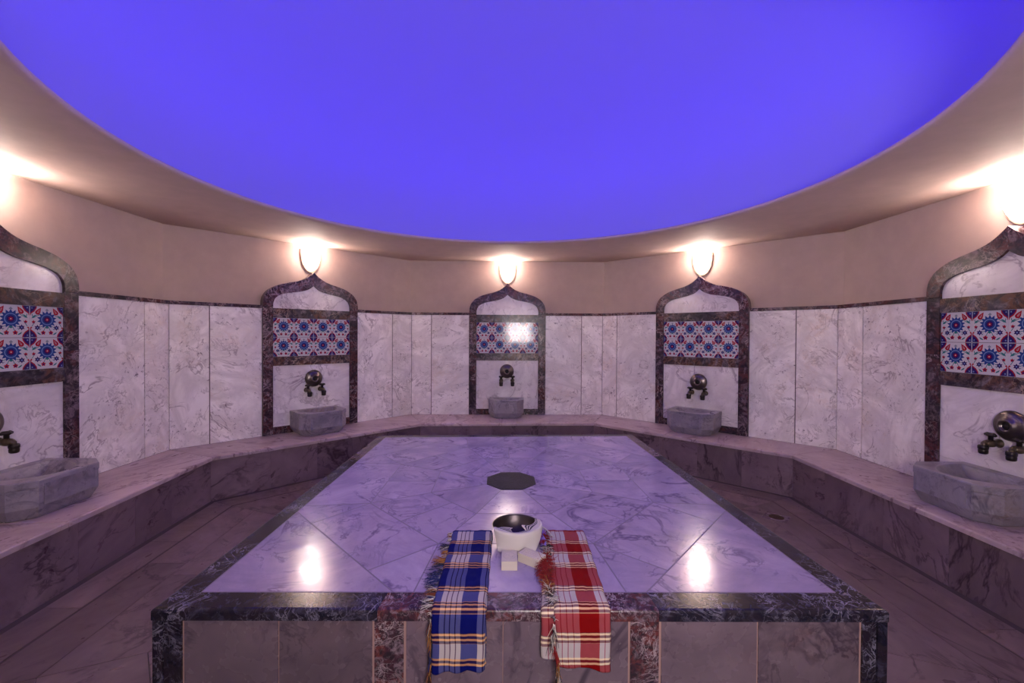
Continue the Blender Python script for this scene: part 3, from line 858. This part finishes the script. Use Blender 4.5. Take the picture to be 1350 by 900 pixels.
F_COL = [plain('fringe_blue', (.006,.012,.10), .9), plain('fringe_gold', (.28,.12,.03), .9), plain('fringe_black', (.012,.008,.012), .9), plain('fringe_white', (.42,.38,.36), .9),
         plain('fringe_red', (.20,.003,.005), .9), plain('fringe_rust', (.13,.025,.008), .9)]
def strand(bm, p, d, L, r, mi, seed, sag=0, flat=False):
    rr = random.Random(seed); p = Vector(p); d = Vector(d).normalized(); pts = [p.copy()]; n = 7
    for i in range(n):
        d = (d + Vector((rr.uniform(-.25, .25), rr.uniform(-.25, .25), rr.uniform(-.12, .12) + sag))).normalized()
        p = p + d*L/n
        if flat: p.z = max(ZS + r + .0006, p.z)
        elif p.z > ZS - .02: p.z = max(ZS + r, p.z)
        if not flat: p.y = min(p.y, 1.456) if p.z < ZS - .005 else p.y
        pts.append(p.copy())
    tube(bm, pts, r, 5, mi, lambda t: 1 - .6*t)
def tassel(bm, p, d, L, cols, seed, n=9, sag=-.08, flat=True, spread=.35, r=.0013):
    rr = random.Random(seed)
    for i in range(n):
        dd = Vector(d) + Vector((rr.uniform(-spread, spread), rr.uniform(-spread, spread), rr.uniform(0, .25) if flat else rr.uniform(-.1, .1)))
        pp = Vector(p) + Vector((rr.uniform(-.003, .003), rr.uniform(-.006, .006), rr.uniform(-.002, .003)))
        strand(bm, pp, dd, L*rr.uniform(.7, 1.1), r, rr.choice(cols), rr.random()*1e6, sag, flat)

tb = thing('plaid_towel', 'folded blue white and orange plaid towel with knotted fringe hanging over the platform edge', 'towel', (-.17, 1.75, ZS), 0, 'plaid bath towels on the platform')
def rel(par, o): o.parent = par; o.matrix_parent_inverse = Matrix.Translation(par.location).inverted()
rr = random.Random(4)
lay = towel_layer('upper_fold', lambda t: (-.268 + .004*t, -.077), 2.052, .013, M['plaid_blue'], None, lambda u: .004 + .010*(1-u) + .004*math.sin(u*16), 1); rel(tb, lay)
lay2 = towel_layer('lower_fold', lambda t: (-.262 + .003*t, -.074), 2.046, .006, M['plaid_blue'], None, lambda u: -.006 + .006*math.sin(u*11 + 1), 2); rel(tb, lay2)
bm = bmesh.new()
sd = 0
for y, cols, L in ((2.035, (5,3), .028), (2.005, (5,3), .022), (1.965, (2,3), .022), (1.925, (2,2,0), .045), (1.895, (2,3,2), .052), (1.86, (5,1), .03), (1.83, (5,3), .028), (1.80, (1,5), .05), (1.775, (1,5,1), .06),
                   (1.745, (2,0), .05), (1.715, (0,0,2), .066), (1.69, (0,2), .07), (1.665, (3,0), .05), (1.64, (0,), .068), (1.61, (0,2), .05), (1.585, (5,1,3), .045), (1.555, (2,5), .04), (1.525, (3,5,0), .045), (1.50, (3,3,2), .05)):
    for q in range(2):
        sd += 1; tassel(bm, (-.266, y + rr.uniform(-.008, .008), ZS + .007), (-1, -.25 + rr.uniform(-.2, .15), .1), L, cols, sd, 8, -.06, True, .3)
for z, cols, L in ((.60, (3,3), .05), (.59, (3,2), .06), (.575, (3,1,5), .05), (.555, (1,1,5), .06), (.53, (2,1), .05), (.505, (1,5), .05), (.48, (0,2), .05), (.455, (0,), .05), (.43, (5,1), .07), (.41, (5,2), .07), (.395, (5,2), .06)):
    sd += 1; tassel(bm, (-.266, 1.456, z), (-.18, -.06, -1), L, cols, sd, 7, -.2, False, .14)
o = obj('fringe', bm, F_COL, None); o['kind'] = 'stuff'; rel(tb, o)

tr = thing('plaid_towel', 'folded red white and gold plaid towel with red fringe hanging over the platform edge', 'towel', (.25, 1.75, ZS), 0, 'plaid bath towels on the platform')
lay = towel_layer('upper_fold', lambda t: (.186 - .026*min(1, t/.75) + .012*max(0, t-.75)/.25, .369 - .012*min(1, t/.7)), 2.055, .013, M['plaid_red'], None, lambda u: -.012 + .020*u + .005*math.sin(u*9), 5); rel(tr, lay)
lay2 = towel_layer('lower_fold', lambda t: (.172 - .056*min(1, t/.75), .363 - .012*min(1, t/.7)), 2.048, .006, M['plaid_red'], None, lambda u: -.036 + .042*u + .004*math.sin(u*13 + 1), 6); rel(tr, lay2)
bm = bmesh.new(); sd = 500
for y, x, cols, L, n in ((1.985, .175, (4,), .03, 10), (1.96, .172, (4,4,5), .035, 12), (1.935, .172, (4,), .04, 12), (1.90, .180, (2,2), .035, 9), (1.875, .178, (3,2), .035, 12), (1.855, .18, (3,3,2), .035, 12), (1.83, .178, (3,2,1), .03, 9),
                      (1.80, .165, (4,), .045, 12), (1.775, .165, (4,), .05, 14), (1.75, .165, (4,), .055, 14), (1.725, .162, (4,), .06, 14), (1.70, .16, (4,4,5), .06, 14), (1.675, .16, (4,), .05, 14), (1.65, .158, (4,), .05, 14),
                      (1.625, .158, (4,5), .04, 12), (1.60, .155, (1,4), .035, 10), (1.575, .155, (1,3), .035, 10), (1.55, .157, (3,5,2), .035, 10), (1.525, .16, (3,2), .04, 10), (1.50, .16, (3,2), .035, 10)):
    for q in range(2):
        sd += 1; a = rr.uniform(-1.2, 1.2)
        tassel(bm, (x + rr.uniform(-.004, .006), y + rr.uniform(-.008, .008), ZS + .019), (-.9 + abs(a)*.5, -.4 + a*.4, .1), L, cols, sd, n, -.05, True, .6)
        if q: sd += 1; tassel(bm, (x + .006, y, ZS + .019), (.8, -.4, .15), L*.55, cols, sd, n//2, -.02, False, .5)
for z, x, cols, L in ((.60, .158, (3,2), .05), (.585, .158, (3,), .06), (.57, .156, (3,2,1), .05), (.55, .15, (3,3,2), .05), (.53, .153, (3,2), .05), (.51, .158, (4,), .05), (.49, .165, (4,), .05), (.475, .17, (4,), .04), (.46, .172, (1,2), .05), (.445, .172, (1,1,2), .045),
                   (.425, .172, (3,1), .045), (.41, .175, (3,2), .06), (.40, .168, (3,2), .05), (.385, .165, (3,2,5), .06), (.375, .17, (3,2,5), .06), (.385, .185, (2,3), .05)):
    sd += 1; tassel(bm, (x, 1.430, z), (rr.uniform(-.2, .2), -.05, -1), L, cols, sd, 9, -.15, False, .22, .0014)
o = obj('fringe', bm, F_COL, None); o['kind'] = 'stuff'; rel(tr, o)

# ------------------------------------------------------------------ bowl, hand towel, mitt, soap
BX, BY = .037, 1.968
bw = thing('metal_bowl', 'dark hammered metal bathing bowl with a bright rim between the plaid towels', 'bowl', (BX, BY, ZS))
bm = bmesh.new()
outer = [(0,.001),(.045,.001),(.052,.004),(.075,.018),(.093,.038),(.103,.058),(.108,.078),(.111,.083)]
inner = [(.1085,.083),(.1055,.076),(.100,.058),(.090,.040),(.072,.021),(.050,.009),(.028,.006),(.020,.011),(.010,.014),(0,.0145)]
lathe(bm, outer + inner, 64)
bo = obj('bowl_shell', bm, M['bowl'], bw)
bm = bmesh.new(); tube(bm, [(.1105*math.cos(2*PI*i/64), .1105*math.sin(2*PI*i/64), .083) for i in range(65)], .0022, 8)
obj('rim_bead', bm, M['bowl_rim'], bw)
# white cloth draped over the near rim
s = N('white_hand_towel'); uv = s.n('ShaderNodeUVMap'); sp = s.n('ShaderNodeSeparateXYZ'); s.l(uv.outputs[0], sp.inputs[0])
r = ramp_node(s, [(0, (.50,.46,.45)), (.045, (.02,.015,.05)), (.072, (.50,.46,.45)), (.09, (.02,.015,.05)), (.117, (.50,.46,.45)), (.135, (.02,.015,.05)), (.162, (.50,.46,.45))])
s.l(sp.outputs[1], r.inputs[0]); s.l(r.outputs[0], s.b.inputs['Base Color']); s.b.inputs['Roughness'].default_value = .9
tc = s.n('ShaderNodeTexCoord'); s.bump(s.noise(tc.outputs['Object'], 300, 2, .5).outputs[0], .4, .001)
bm = bmesh.new(); uvl = bm.loops.layers.uv.new('UVMap'); NU, NV = 40, 60; grid = []
oprof = [(.100,.060),(.1065,.0775),(.1095,.0865),(.1125,.0885),(.1165,.0845),(.1175,.070),(.1165,.045),(.1170,.022),(.1250,.0045)]
def prof_at(t):
    q = t*(len(oprof)-1); i = min(int(q), len(oprof)-2); f = q-i
    return oprof[i][0]*(1-f)+oprof[i+1][0]*f, oprof[i][1]*(1-f)+oprof[i+1][1]*f
for j in range(NV+1):
    row = []
    for i in range(NU+1):
        u = i/NU*2-1; t = j/NV
        # inner edge rises and falls: two raised corners with a dip between
        wide = math.radians(66 if u < 0 else 112)
        if t < .22:
            k = 1 - t/.22       # the part hanging inside the bowl: two flaps with a dip between
            dep = (.010 + .072*math.exp(-((abs(u)-.55)/.24)**2))*k
            r_ = .1065 - dep*.95; z_ = .0865 - dep*.12 + .004*math.sin(u*14)*k*min(1, 3*abs(u))
            ang = u*wide
        else:
            tt = (t-.22)/.78
            r_, z_ = prof_at(.30 + .70*tt)
            r_ += .002*math.sin(u*7 + 2*tt)*tt
            ang = u*(wide*(1-tt**1.1) + math.radians(40)*tt**1.1)
        x = BX + r_*math.sin(ang); y = BY - r_*math.cos(ang)
        row.append((bm.verts.new((x, y, ZS + z_)), (u+1)/2, t))
    grid.append(row)
for j in range(NV):
    for i in range(NU):
        q = (grid[j][i], grid[j][i+1], grid[j+1][i+1], grid[j+1][i]); f = bm.faces.new([p[0] for p in q])
        for lp, p in zip(f.loops, q): lp[uvl].uv = (p[1], p[2])
ht = obj('hand_towel', bm, s.m, None, smooth=True)
md = ht.modifiers.new('cloth_thickness', 'SOLIDIFY'); md.thickness = .0035; md.offset = 1
tag(ht, 'small white hand towel with black stripes draped over the front of the metal bowl', 'towel')

# crumpled blue violet wash mitt behind the bowl, with its white cord
mt = thing('wash_mitt', 'crumpled blue violet cloth with white cord between the bowl and the red towel', 'cloth', (.158, 1.985, ZS))
s = N('violet_cloth'); tc = s.n('ShaderNodeTexCoord'); nz = s.noise(tc.outputs['Object'], 40, 3, .6).outputs[0]
s.l(s.mix(s.rng(nz, .4, .6, 0, 1), (.10,.06,.42), (.22,.16,.62)), s.b.inputs['Base Color']); s.b.inputs['Roughness'].default_value = .85
s.bump(nz, .5, .004)
bm = bmesh.new(); bmesh.ops.create_icosphere(bm, subdivisions=4, radius=1)
for v in bm.verts:
    c = v.co.copy(); k = 1 + .16*math.sin(7*c.x + 3*c.y) + .12*math.sin(9*c.y - 4*c.z + 1) + .07*math.sin(17*c.x + 11*c.z)
    v.co = Vector((c.x*.020*k, c.y*.082*k, max(.0008, .012 + c.z*.014*k)))
o = obj('mitt_body', bm, s.m, mt, smooth=True)
bm = bmesh.new(); pts = []
for i in range(25):
    a = i/24; pts.append((-.045 + .10*a, .100 - .02*a - .085*a*a, .014 + .018*math.sin(PI*a)))
tube(bm, pts, .0032, 8); obj('cord', bm, F_COL[3], mt)

def soap(loc, rz, w, l, h, label, kind):
    o_ = thing('soap_bar', label, 'soap', loc, rz, 'cream soap bars on the platform')
    bm = bmesh.new(); box(bm, -w/2, w/2, -l/2, l/2, 0, h); bevel(bm, .0035, 3); obj('bar', bm, M['soap'], o_, smooth=False)
    bm = bmesh.new()
    if kind == 0:
        # a shallow round relief with a wave across it
        tube(bm, [(.024*math.cos(2*PI*i/28), .028*math.sin(2*PI*i/28), h) for i in range(29)], .0013, 6)
        tube(bm, [(-.015 + .030*i/16, .010*math.sin(2*PI*i/16), h) for i in range(17)], .0013, 6)
    else:
        tube(bm, [(x, y, h) for x, y in [(-.040,-.020),(.040,-.020),(.040,.020),(-.040,.020),(-.040,-.020)]], .0010, 6)
        for q in (-.006, .006):
            tube(bm, [(-.030 + .060*i/30, q + .0035*math.sin(2*PI*i/6), h) for i in range(31)], .0011, 6)
    obj('pressed_mark', bm, M['soap_mark'], o_)
soap((.0055, 1.770, ZS), 0, .065, .090, .037, 'cream soap bar with a round pressed mark, standing left of the other soap', 0)
soap((.101, 1.788, ZS), math.radians(-37.5), .104, .058, .037, 'cream soap bar turned at an angle beside the red towel', 1)

# ------------------------------------------------------------------ door in the front wall, behind the viewer
bm = bmesh.new()
for x0, x1, z0, z1 in ((-.45,.45,0,1.38),(-.45,-.36,1.38,1.98),(.38,.45,1.38,1.98),(-.45,.45,1.98,2.06)): box(bm, x0, x1, 0, .045, z0, z1)
dO = struct('door_1', bm, M['door'], loc=(.43, -.580, 0))
bm = bmesh.new()
for x0, x1, z0, z1 in ((-.53,-.452,0,2.062),(.452,.53,0,2.062),(-.53,.53,2.064,2.13)): box(bm, x0, x1, 0, .06, z0, z1)
obj('door_frame', bm, M['dark_marble'], dO)
bm = bmesh.new(); box(bm, -.359, .379, .014, .026, 1.381, 1.979)
obj('frosted_pane', bm, emis('frosted_glass_lit_from_next_room', (1, .89, .88), 7.4), dO)
bm = bmesh.new(); tube(bm, [(-.36, .045, 1.02), (-.36, .085, 1.02), (-.25, .085, 1.02)], .009, 10); obj('door_handle', bm, M['bronze'], dO)

# ------------------------------------------------------------------ camera
f, cy, yaw, roll, pitch = 559.65, 448.107, .00659, -.00534, -.01025
def Rm(rows): return Matrix(rows)
# world (X right, Y depth, Z up) -> camera frame (x right, y up, z forward)
W2 = Matrix(((1,0,0),(0,0,1),(0,1,0)))
Ry = Matrix(((math.cos(yaw),0,-math.sin(yaw)),(0,1,0),(math.sin(yaw),0,math.cos(yaw))))
Rx = Matrix(((1,0,0),(0,math.cos(pitch),-math.sin(pitch)),(0,math.sin(pitch),math.cos(pitch))))
Rz = Matrix(((math.cos(roll),-math.sin(roll),0),(math.sin(roll),math.cos(roll),0),(0,0,1)))
A = Matrix(((1,0,0),(0,1,0),(0,0,-1))) @ Rz @ Rx @ Ry @ W2       # to blender camera axes
cd = bpy.data.cameras.new('camera'); cam = bpy.data.objects.new('camera', cd); COL.objects.link(cam)
cam.matrix_world = Matrix.Translation((0, 0, 1.56578)) @ A.transposed().to_4x4()
cd.sensor_fit = 'HORIZONTAL'; cd.sensor_width = 36; cd.lens = f/1350*36; cd.shift_y = -(450-cy)/1350; cd.clip_start = .02
sc = bpy.context.scene; sc.camera = cam

# ------------------------------------------------------------------ world and view
wd = bpy.data.worlds.new('world'); sc.world = wd; wd.use_nodes = True
wd.node_tree.nodes['Background'].inputs[0].default_value = (.02, .02, .03, 1); wd.node_tree.nodes['Background'].inputs[1].default_value = .3
vs = sc.view_settings; vs.view_transform = 'Standard'; vs.look = 'None'; vs.gamma = 1; vs.use_curve_mapping = False
vs.exposure = 2.6
cy_ = sc.cycles; cy_.max_bounces = 10; cy_.diffuse_bounces = 6; cy_.glossy_bounces = 4; cy_.caustics_reflective = False; cy_.caustics_refractive = False
cy_.sample_clamp_indirect = 6; cy_.use_denoising = True
